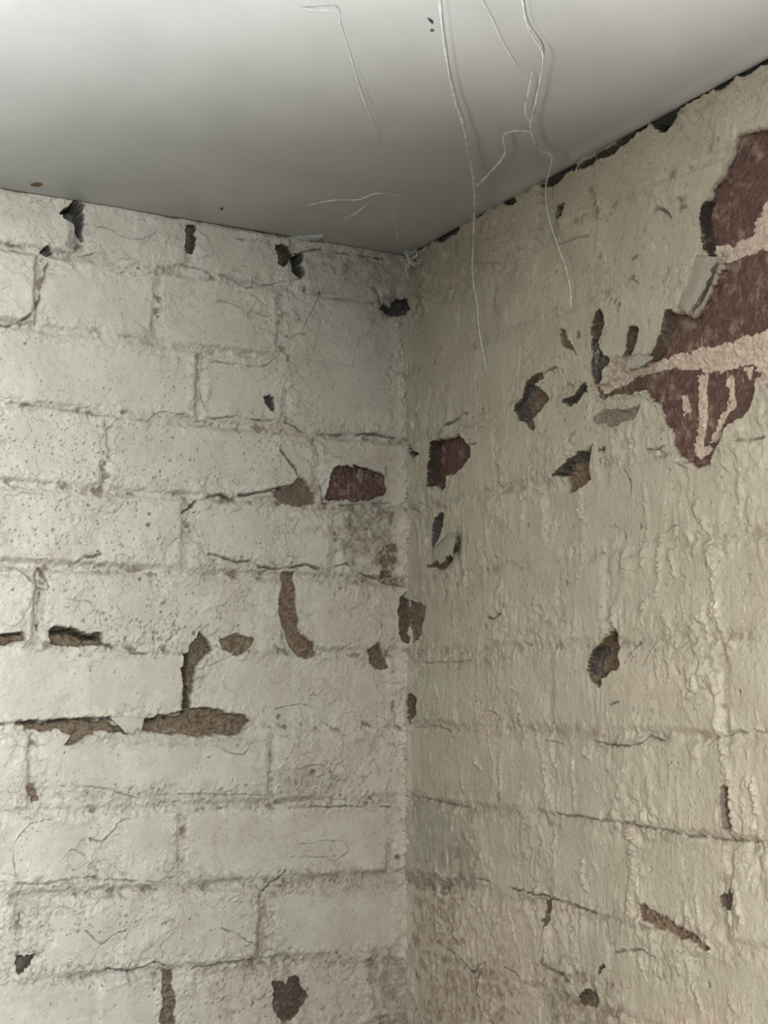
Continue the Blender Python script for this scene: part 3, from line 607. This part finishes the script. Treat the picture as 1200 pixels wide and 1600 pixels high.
fr.hole([(640, 1085), (652, 1092), (652, 1115), (642, 1130)], 4, 'mortar', 1., .6, .8)
for x, y, r, d in [(745, 779, 4, 5), (711, 915, 3.5, 4), (714, 928, 3, 4), (760, 891, 3, 4), (827, 821, 3, 2), (903, 523, 4, 5), (751, 641, 3.5, 4), (737, 654, 2.5, 3), (720, 1022, 3, 3), (704, 1024, 3, 3), (757, 980, 4, 4), (1000, 822, 3, 3), (875, 1290, 2.5, 3),
                   (1155, 1082, 2.5, 3), (895, 860, 2.5, 3), (960, 470, 3, 3), (967, 478, 3.5, 4), (955, 468, 2.5, 3), (965, 486, 2.5, 3), (878, 580, 3, 3), (885, 600, 2.5, 3), (713, 1475, 3, 3.5), (735, 1278, 3.5, 3.5), (975, 840, 2.5, 3), (1108, 1540, 2, 3)]:
    a, v = on_right(x, y); fr.pit(a, v, r*.6, d, .85, 1.2)
for pts, w, d, k in [
    ([(683, 683), (690, 665), (705, 660), (715, 650), (728, 645)], 1.3, 4, .85), ([(735, 694), (745, 693)], 1, 3, .8),
    ([(642, 795), (655, 800), (660, 810), (663, 822)], 1.3, 4, .85), ([(690, 905), (695, 930), (690, 945)], 1.5, 2.5, .5),
    ([(760, 965), (772, 968), (784, 955), (788, 945)], 1.4, 3, .75), ([(952, 825), (960, 820), (968, 828)], 1.4, 3, .8), ([(1040, 832), (1050, 822), (1062, 820)], .9, 1.8, .5),
    ([(975, 1035), (985, 1022), (1000, 1003)], 1.2, 2.5, .6), ([(955, 1100), (968, 1098)], 1.2, 3, .7), ([(860, 1158), (880, 1163)], 1.3, 2, .5),
    ([(915, 1155), (950, 1163), (985, 1166), (1003, 1161), (1012, 1150), (1037, 1157)], 1.5, 2.8, .65), ([(1110, 1155), (1150, 1145), (1200, 1143)], 1.6, 2, .4),
    ([(660, 1035), (700, 1036), (745, 1032)], 1.2, 1.6, .35), ([(650, 1137), (680, 1134), (700, 1140), (710, 1155)], 1.2, 1.8, .4), ([(755, 1112), (770, 1112), (785, 1125)], 1.5, 2.2, .5),
    ([(650, 1245), (700, 1256), (735, 1262)], 1.8, 2, .5), ([(868, 1272), (900, 1276), (950, 1283), (1000, 1291), (1060, 1302), (1100, 1309), (1140, 1313), (1230, 1318)], 1.5, 2.6, .5),
    ([(800, 1388), (830, 1395), (860, 1402), (895, 1415), (925, 1425), (950, 1432)], 1.6, 3, .65), ([(740, 1372), (760, 1376), (780, 1390)], 1.6, 2.5, .6),
    ([(700, 1484), (720, 1500), (735, 1520), (755, 1505), (740, 1545), (748, 1560)], 2., 2.5, .6), ([(785, 1512), (805, 1520), (815, 1535)], 1.6, 2.5, .6),
    ([(958, 1490), (975, 1485), (1000, 1485), (1025, 1497)], 1.3, 2.3, .5), ([(855, 1512), (880, 1525), (900, 1545)], 2.4, 3, .6),
    ([(1010, 562), (1000, 570), (985, 575)], 1, 2, .4), ([(1008, 702), (1025, 702), (1038, 697)], 1, 2.5, .7), ([(1150, 690), (1172, 686), (1195, 682)], 1.4, 3, .7), ([(975, 735), (982, 750), (985, 770)], 1.3, 3, .75),
    ([(845, 585), (858, 578), (868, 575)], 1.2, 3, .8), ([(980, 440), (990, 430)], 1.2, 2.5, .6), ([(985, 430), (995, 445), (990, 452)], 1, 2.5, .6), ([(985, 405), (995, 398)], 1.1, 2.5, .6),
    ([(735, 412), (770, 410), (790, 412)], 1., 1.2, .3), ([(1005, 1040), (1022, 1010), (1028, 990)], 1, 1.5, .2), ([(870, 384), (880, 380), (900, 372), (918, 368)], 1.2, 1.6, .4)]:
    fr.crack(pts, w, d, 'grime_shade', k)
for pts, w, h, m, k in [
    ([(985, 1302), (988, 1350), (984, 1400), (986, 1440)], 3.6, 1.8, 'raw', .35), ([(855, 1440), (858, 1480), (852, 1510)], 3.5, 1.2, 'raw', .8), ([(835, 1140), (848, 1190), (856, 1240), (858, 1280)], 2.8, 1.5, None, 0),
    ([(745, 1035), (748, 1075), (745, 1110)], 3.5, 1.3, None, 0), ([(765, 1150), (772, 1190), (775, 1230)], 2.4, 1.2, None, 0), ([(1108, 850), (1118, 900), (1120, 960)], 4.5, 2., None, 0), ([(1130, 1175), (1142, 1230), (1148, 1300)], 4, 1.5, None, 0),
    ([(640, 1130), (641, 1250), (638, 1370)], 3., 1.2, 'raw', .4), ([(735, 1245), (740, 1290)], 3, 1, None, 0), ([(893, 1150), (895, 1200), (898, 1260)], 2.5, 1.1, None, 0), ([(930, 620), (960, 620), (1005, 612), (1025, 628)], 3, 2.2, None, 0),
    ([(1040, 960), (1050, 1000), (1070, 1020)], 4, 1.6, None, 0), ([(1150, 700), (1155, 760), (1150, 800)], 3, 1.2, None, 0), ([(1005, 760), (1012, 820), (1008, 870)], 3, 1.2, None, 0), ([(905, 770), (910, 840), (905, 900)], 3, 1.3, None, 0)]:
    fr.ridge(pts, w, h, m, k)
for i in range(90):       # short runs and blobs of paint
    x, y = rng.uniform(670, 1200), rng.uniform(680, 1560); L = rng.uniform(10, 55)
    fr.ridge([(x, y), (x+rng.uniform(-6, 8), y+L*.5), (x+rng.uniform(-8, 14), y+L)], rng.uniform(1.3, 2.8), rng.uniform(.8, 2.2))
fr.pits(160, (740, 560), (80, 130), (.4, 1.1), (.8, 2.), .5, (1, 1.8)); fr.pits(160, (930, 620), (70, 60), (.5, 1.7), (1, 3), .75, (1, 1.5)); fr.pits(110, (720, 960), (60, 70), (.5, 1.8), (1, 3), .7, (1, 1.6))
fr.pits(200, (950, 1200), (170, 220), (.4, 1.2), (.8, 2.), .55, (1, 1.8)); fr.pits(130, (1050, 850), (100, 90), (.4, 1.2), (.8, 2.), .55, (1, 1.8)); fr.pits(130, (690, 1330), (35, 60), (.4, 1.2), (.8, 2.2), .55); fr.pits(120, (980, 340), (80, 80), (.5, 1.4), (.8, 2.4), .6)
cor = np.exp(-((A+.004)/.012)**2); FR.w += (4.0*cor*(.4+.7*np.clip(.5+fbm(A, V, .03, 3, 610, .5, 1), 0, 1.4))).astype(np.float32)
WALL_R = build_wall('wall_right', FR, BR, lambda a, v, w: np.stack([-w, -a, v], -1), MAT_R)

# ------------------------------------------------------------------ ceiling
def build_ceiling():
    xs = lines([(-1.9, -.5, .05), (-.5, .004, .006)]); ys = lines([(-2.3, -.62, .06), (-.62, .004, .006)])
    X, Y = np.meshgrid(xs, ys)
    Z = ceil_z(X, Y)+.0012*fbm(X, Y, .12, 2, 900)*ss(0, -.03, np.maximum(X, Y))
    Z = Z-.0022*np.exp(-((X+.006)/.006)**2)*ss(-.16, -.24, Y)
    XYZ = np.stack([X, Y, Z], -1); n = X.shape[1]; idx = np.arange(X.size).reshape(X.shape)
    q = np.stack([idx[:-1, :-1], idx[1:, :-1], idx[1:, 1:], idx[:-1, 1:]], -1).reshape(-1, 4)
    me = bpy.data.meshes.new('ceiling')
    x0, x1, y0, y1 = xs[0], xs[-1], ys[0], ys[-1]; t = ZC+.42; k = X.size
    top = [(x0, y0, t), (x1, y0, t), (x1, y1, t), (x0, y1, t)]
    fs = [tuple(r) for r in q.tolist()]+[(k, k+1, k+2, k+3)]
    b = idx[0, :].tolist(); fs.append(tuple(b+[k+1, k])); b = idx[-1, :].tolist(); fs.append(tuple(b[::-1]+[k+3, k+2]))
    b = idx[:, 0].tolist(); fs.append(tuple(b[::-1]+[k, k+3])); b = idx[:, -1].tolist(); fs.append(tuple(b+[k+2, k+1]))
    me.from_pydata(XYZ.reshape(-1, 3).tolist()+top, [], fs)
    me.polygons.foreach_set('use_smooth', np.array([True]*len(q)+[False]*5)); me.update()
    o = new_obj('ceiling', me, MAT_CEIL); o['kind'] = 'structure'; return o
CEIL = build_ceiling()

# ------------------------------------------------------------------ loose flakes of paint (parts of the walls and the ceiling)
def flake(parent, root, tip, off_r, off_t, place, bulge=4., thick=.9, mat=None, name='paint_flake', nu=14, nv=9, seed=0):
    """curled shell between a root edge on the wall and a free edge; offsets in mm off the wall"""
    def along(pl, t):
        pl = np.array(pl, float); L = np.r_[0, np.cumsum(np.hypot(*np.diff(pl, axis=0).T))]; L /= L[-1]
        return np.array([np.interp(t, L, pl[:, 0]), np.interp(t, L, pl[:, 1])])
    r = np.random.default_rng(seed); jag = r.normal(0, 2.6, nu+1); vs = []
    for i in range(nu+1):
        a = along(root, i/nu); b = along(tip, i/nu); b = b+(b-a)/(np.hypot(*(b-a))+1e-6)*jag[i]
        for j in range(nv+1):
            t = j/nv; p = a+(b-a)*t; o = off_r+(off_t-off_r)*t+bulge*math.sin(math.pi*t)+.35*r.normal()
            vs.append(place(p[0], p[1], o/1000))
    c = sum(vs, Vector())/len(vs); fs = []
    for i in range(nu):
        for j in range(nv):
            k = i*(nv+1)+j; fs.append((k, k+nv+1, k+nv+2, k+1))
    me = bpy.data.meshes.new(name); me.from_pydata([tuple(v-c) for v in vs], [], fs); me.update()
    for p in me.polygons: p.use_smooth = True
    o = new_obj(name, me, mat or MAT_FLAKE, parent, c)
    md = o.modifiers.new('thickness', 'SOLIDIFY'); md.thickness = thick/1000; md.offset = 0
    return o
flake(WALL_R, [(1088, 398), (1076, 436), (1058, 480)], [(1121, 402), (1103, 446), (1077, 492)], -1.5, 5, p_right, 3.5, 1.1, seed=1)
flake(WALL_R, [(676, 858), (690, 846), (700, 834), (709, 833)], [(680, 878), (692, 882), (704, 868), (713, 845)], 4, 9, p_right, 2.5, 1.4, seed=3)
flake(WALL_R, [(984, 556), (1000, 552), (1022, 558)], [(975, 580), (990, 578), (1005, 572)], 0, 3, p_right, 2.5, 1.2, seed=4)
flake(WALL_L, [(172, 1121), (196, 1119), (226, 1121)], [(186, 1134), (200, 1148), (222, 1138)], -.5, 2.5, p_left, 1.5, 1., MAT_FLAKE_L, seed=5)
flake(WALL_L, [(535, 722), (566, 714), (604, 722)], [(545, 728), (570, 728), (604, 744)], 0, 1.2, p_left, .8, .9, MAT_FLAKE_L, seed=6)
flake(CEIL, [(440, 372), (470, 368), (506, 366)], [(452, 381), (480, 378), (506, 374)], -.5, 2, p_ceil, .8, .9, MAT_CEIL, 'plaster_flake', seed=7)

def blot(name, px, off, place, mat, parent):         # a small scab of dirt or bare board, a couple of tenths of a millimetre proud
    P = [place(x, y, off) for x, y in px]; c = sum(P, Vector())/len(P); Q = [place(x, y, -.001) for x, y in px]; n = len(P)
    me = bpy.data.meshes.new(name); me.from_pydata([tuple(p-c) for p in P+Q], [], [tuple(range(n))]+[(i, (i+1) % n, n+(i+1) % n, n+i) for i in range(n)]); me.update()
    return new_obj(name, me, mat, parent, c)
MAT_SCAB = simple('brown_scab', (.20, .13, .07), .8, .2, None, 300); MAT_DIRT = simple('dark_dirt', (.06, .055, .05), .9, .1, None, 300)
blot('brown_scab', [(47, 289), (54, 286), (62, 286), (67, 288), (61, 292), (54, 292)], .0012, p_ceil, MAT_SCAB, CEIL)
blot('dirt_speck', [(668, 30), (672, 31), (677, 36), (675, 38), (671, 33)], .0012, p_ceil, MAT_DIRT, CEIL)
blot('dirt_speck', [(344, 326), (347, 325), (349, 327), (346, 329)], .0012, p_ceil, MAT_DIRT, CEIL)
blot('dirt_speck', [(672, 48), (676, 47), (678, 49), (674, 50)], .0012, p_ceil, MAT_DIRT, CEIL)

# ------------------------------------------------------------------ cobwebs
def web_material():
    m, nt, b = nodes('dusty_cobweb'); N = NT(nt)
    b.inputs['Base Color'].default_value = (.86, .86, .84, 1); b.inputs['Roughness'].default_value = .6
    a = N.rng(N.noise(N.pos(), 90, 3, .6), .30, .62, .30, .85); N.L(a, b.inputs['Alpha'])
    return m
MAT_WEB = web_material()
def smooth_line(P, n=8):
    P = [Vector(p) for p in P]; Q = [P[0]*2-P[1]]+P+[P[-1]*2-P[-2]]; out = []
    for i in range(1, len(Q)-2):
        a, b, c, d = Q[i-1:i+3]
        for k in range(n):
            t = k/n; out.append(.5*((2*b)+(c-a)*t+(2*a-5*b+4*c-d)*t*t+(3*b-a-3*c+d)*t*t*t))
    return out+[P[-1]]
def tube(verts, faces, P, rad, ns=5):
    base = len(verts); n = len(P)
    for i, p in enumerate(P):
        t = (P[min(i+1, n-1)]-P[max(i-1, 0)]).normalized(); a = t.cross(Vector((.31, .52, .79))).normalized(); b = t.cross(a)
        for k in range(ns):
            w = 2*math.pi*k/ns; verts.append(p+(a*math.cos(w)+b*math.sin(w))*rad[i])
    for i in range(n-1):
        for k in range(ns): q = base+i*ns; faces.append((q+k, q+(k+1) % ns, q+ns+(k+1) % ns, q+ns+k))
SURF = {'c': p_ceil, 'r': p_right, 'l': p_left}
def cobweb(name, label, chains, fibres=3, r0=.0004, spread=.0006, beads=(), seed=0):
    rr = random.Random(seed); vs = []; fs = []
    for ch in chains:
        P = smooth_line([SURF[s](x, y, o/1000) for x, y, s, o in ch], 7); n = len(P)
        for k in range(fibres):
            ph = [rr.uniform(0, 6.28) for _ in range(6)]
            Q = [p+Vector((math.sin(i*.5+ph[0]), math.sin(i*.43+ph[1]), math.sin(i*.37+ph[2])))*spread*rr.uniform(.6, 1) for i, p in enumerate(P)]
            R = [r0*(.45+.55*abs(math.sin(i*.21+ph[3])))*(.35+.65*min(1, i/4, (n-1-i)/4)) for i in range(n)]
            tube(vs, fs, Q, R)
    for x, y, s, o, r in beads:
        c = SURF[s](x, y, o/1000)
        for k in range(9):
            d = Vector((rr.gauss(0, 1), rr.gauss(0, 1), rr.gauss(0, 1))).normalized()*r*rr.uniform(.6, 1.6)
            tube(vs, fs, [c-d*.6, c, c+d], [r*.1, r*.42, r*.06], 5)
    c = sum(vs, Vector())/len(vs)
    me = bpy.data.meshes.new(name); me.from_pydata([tuple(v-c) for v in vs], [], fs); me.update()
    for p in me.polygons: p.use_smooth = True
    o = new_obj(name, me, MAT_WEB, None, c); o['label'] = label; o['category'] = 'cobweb'; o['group'] = 'cobwebs in the corner'
    return o
cobweb('cobweb_strand', 'long thin white cobweb strand running down to the middle of the right wall', [
    [(684, -30, 'c', 6), (687, 0, 'c', 6), (694, 70, 'c', 6), (708, 145, 'c', 6), (722, 190, 'c', 6), (732, 235, 'c', 7), (741, 290, 'c', 8), (741, 322, 'c', 9), (740, 370, 'r', 9), (738, 425, 'r', 8), (745, 470, 'r', 6), (747, 500, 'r', 5), (753, 540, 'r', 4), (760, 580, 'r', 1)]],
    3, .0006, .0006, [(708, 150, 'c', 6, .0011), (739, 428, 'r', 8, .0016)], 1)
cobweb('cobweb_strand', 'bright kinked cobweb strand with a side loop, hanging nearest the bare red bricks', [
    [(808, -30, 'c', 6), (816, 0, 'c', 6), (826, 45, 'c', 6), (848, 84, 'c', 7), (844, 120, 'c', 6), (838, 155, 'c', 6), (829, 195, 'c', 7), (832, 212, 'c', 6), (842, 234, 'c', 6), (862, 243, 'c', 7), (859, 268, 'c', 8), (853, 290, 'r', 9), (857, 335, 'r', 8), (872, 385, 'r', 7), (884, 415, 'r', 6), (891, 452, 'r', 4), (893, 485, 'r', 1)],
    [(829, 195, 'c', 7), (821, 170, 'c', 6), (828, 130, 'c', 4), (832, 110, 'c', 1)],
    [(830, 205, 'c', 6), (805, 205, 'c', 6), (786, 212, 'c', 6), (789, 240, 'c', 6), (765, 270, 'c', 7), (744, 292, 'c', 8)]],
    3, .00058, .0005, [(829, 196, 'c', 7, .0014), (848, 84, 'c', 7, .0010), (831, 52, 'c', 6, .0009), (882, 410, 'r', 6, .0012)], 2)
cobweb('cobweb_strand', 'faint cobweb strand trailing across the ceiling left of the long strand', [
    [(470, 12, 'c', 1), (492, 16, 'c', 4), (527, 18, 'c', 5), (532, 40, 'c', 5), (546, 85, 'c', 5), (566, 150, 'c', 5), (580, 190, 'c', 5), (592, 222, 'c', 1)]], 2, .0003, .0005, [(526, 18, 'c', 5, .0012)], 3)
cobweb('cobweb_strand', 'very faint straight cobweb strand between the two long bright strands', [
    [(742, -25, 'c', 1), (752, 0, 'c', 3), (772, 40, 'c', 4), (796, 85, 'c', 3), (812, 115, 'c', 1)]], 2, .0003, .0005, [], 4)
cobweb('cobweb_strand', 'low sagging cobweb thread on the ceiling just above the corner', [
    [(478, 322, 'c', 1), (508, 315, 'c', 4), (530, 312, 'c', 4), (560, 312, 'c', 4), (590, 302, 'c', 4), (625, 306, 'c', 1)], [(535, 343, 'c', 1), (560, 330, 'c', 3), (577, 317, 'c', 4)]], 2, .00032, .0004, [(588, 302, 'c', 4, .0007)], 5)
cobweb('cobweb_strand', 'short cobweb thread dropping from the ceiling to the white tuft in the corner', [
    [(612, 322, 'c', 1), (617, 340, 'c', 4), (619, 365, 'c', 6), (630, 388, 'c', 9)]], 2, .0003, .0004, [], 6)
def tuft():
    rr = random.Random(9); vs = []; fs = []
    def pt(x, y, o): return p_right(x, y, o/1000)
    arms = [[(640, 407), (633, 396), (629, 386)], [(640, 407), (650, 400), (648, 390)], [(640, 407), (648, 412), (657, 411)], [(640, 407), (637, 415), (633, 422)], [(632, 388), (640, 395), (648, 391)], [(640, 407), (637, 398), (640, 390)], [(640, 407), (645, 415), (650, 414)], [(633, 420), (636, 430), (638, 436)]]
    for a in arms:
        for k in range(4):
            P = smooth_line([pt(x+rr.gauss(0, 1.2), y+rr.gauss(0, 1.2), 9+rr.gauss(0, 2)) for x, y in a], 5)
            tube(vs, fs, P, [.0005*(1-.6*i/len(P)) for i in range(len(P))])
    c = pt(640, 407, 9)
    for k in range(22):
        d = Vector((rr.gauss(0, 1), rr.gauss(0, 1), rr.gauss(0, 1))).normalized()*.0032*rr.uniform(.5, 1.2); tube(vs, fs, [c-d*.5, c, c+d], [.0003, .0011, .0002])
    tube(vs, fs, [pt(629, 386, 9), pt(624, 378, 4), pt(622, 372, 0)], [.0003]*3)
    m = sum(vs, Vector())/len(vs); me = bpy.data.meshes.new('cobweb_tuft'); me.from_pydata([tuple(v-m) for v in vs], [], fs); me.update()
    for p in me.polygons: p.use_smooth = True
    o = new_obj('cobweb_tuft', me, MAT_WEB, None, m); o['label'] = 'small white fuzzy cobweb tuft in the corner where the walls meet the ceiling'; o['category'] = 'cobweb'
tuft()
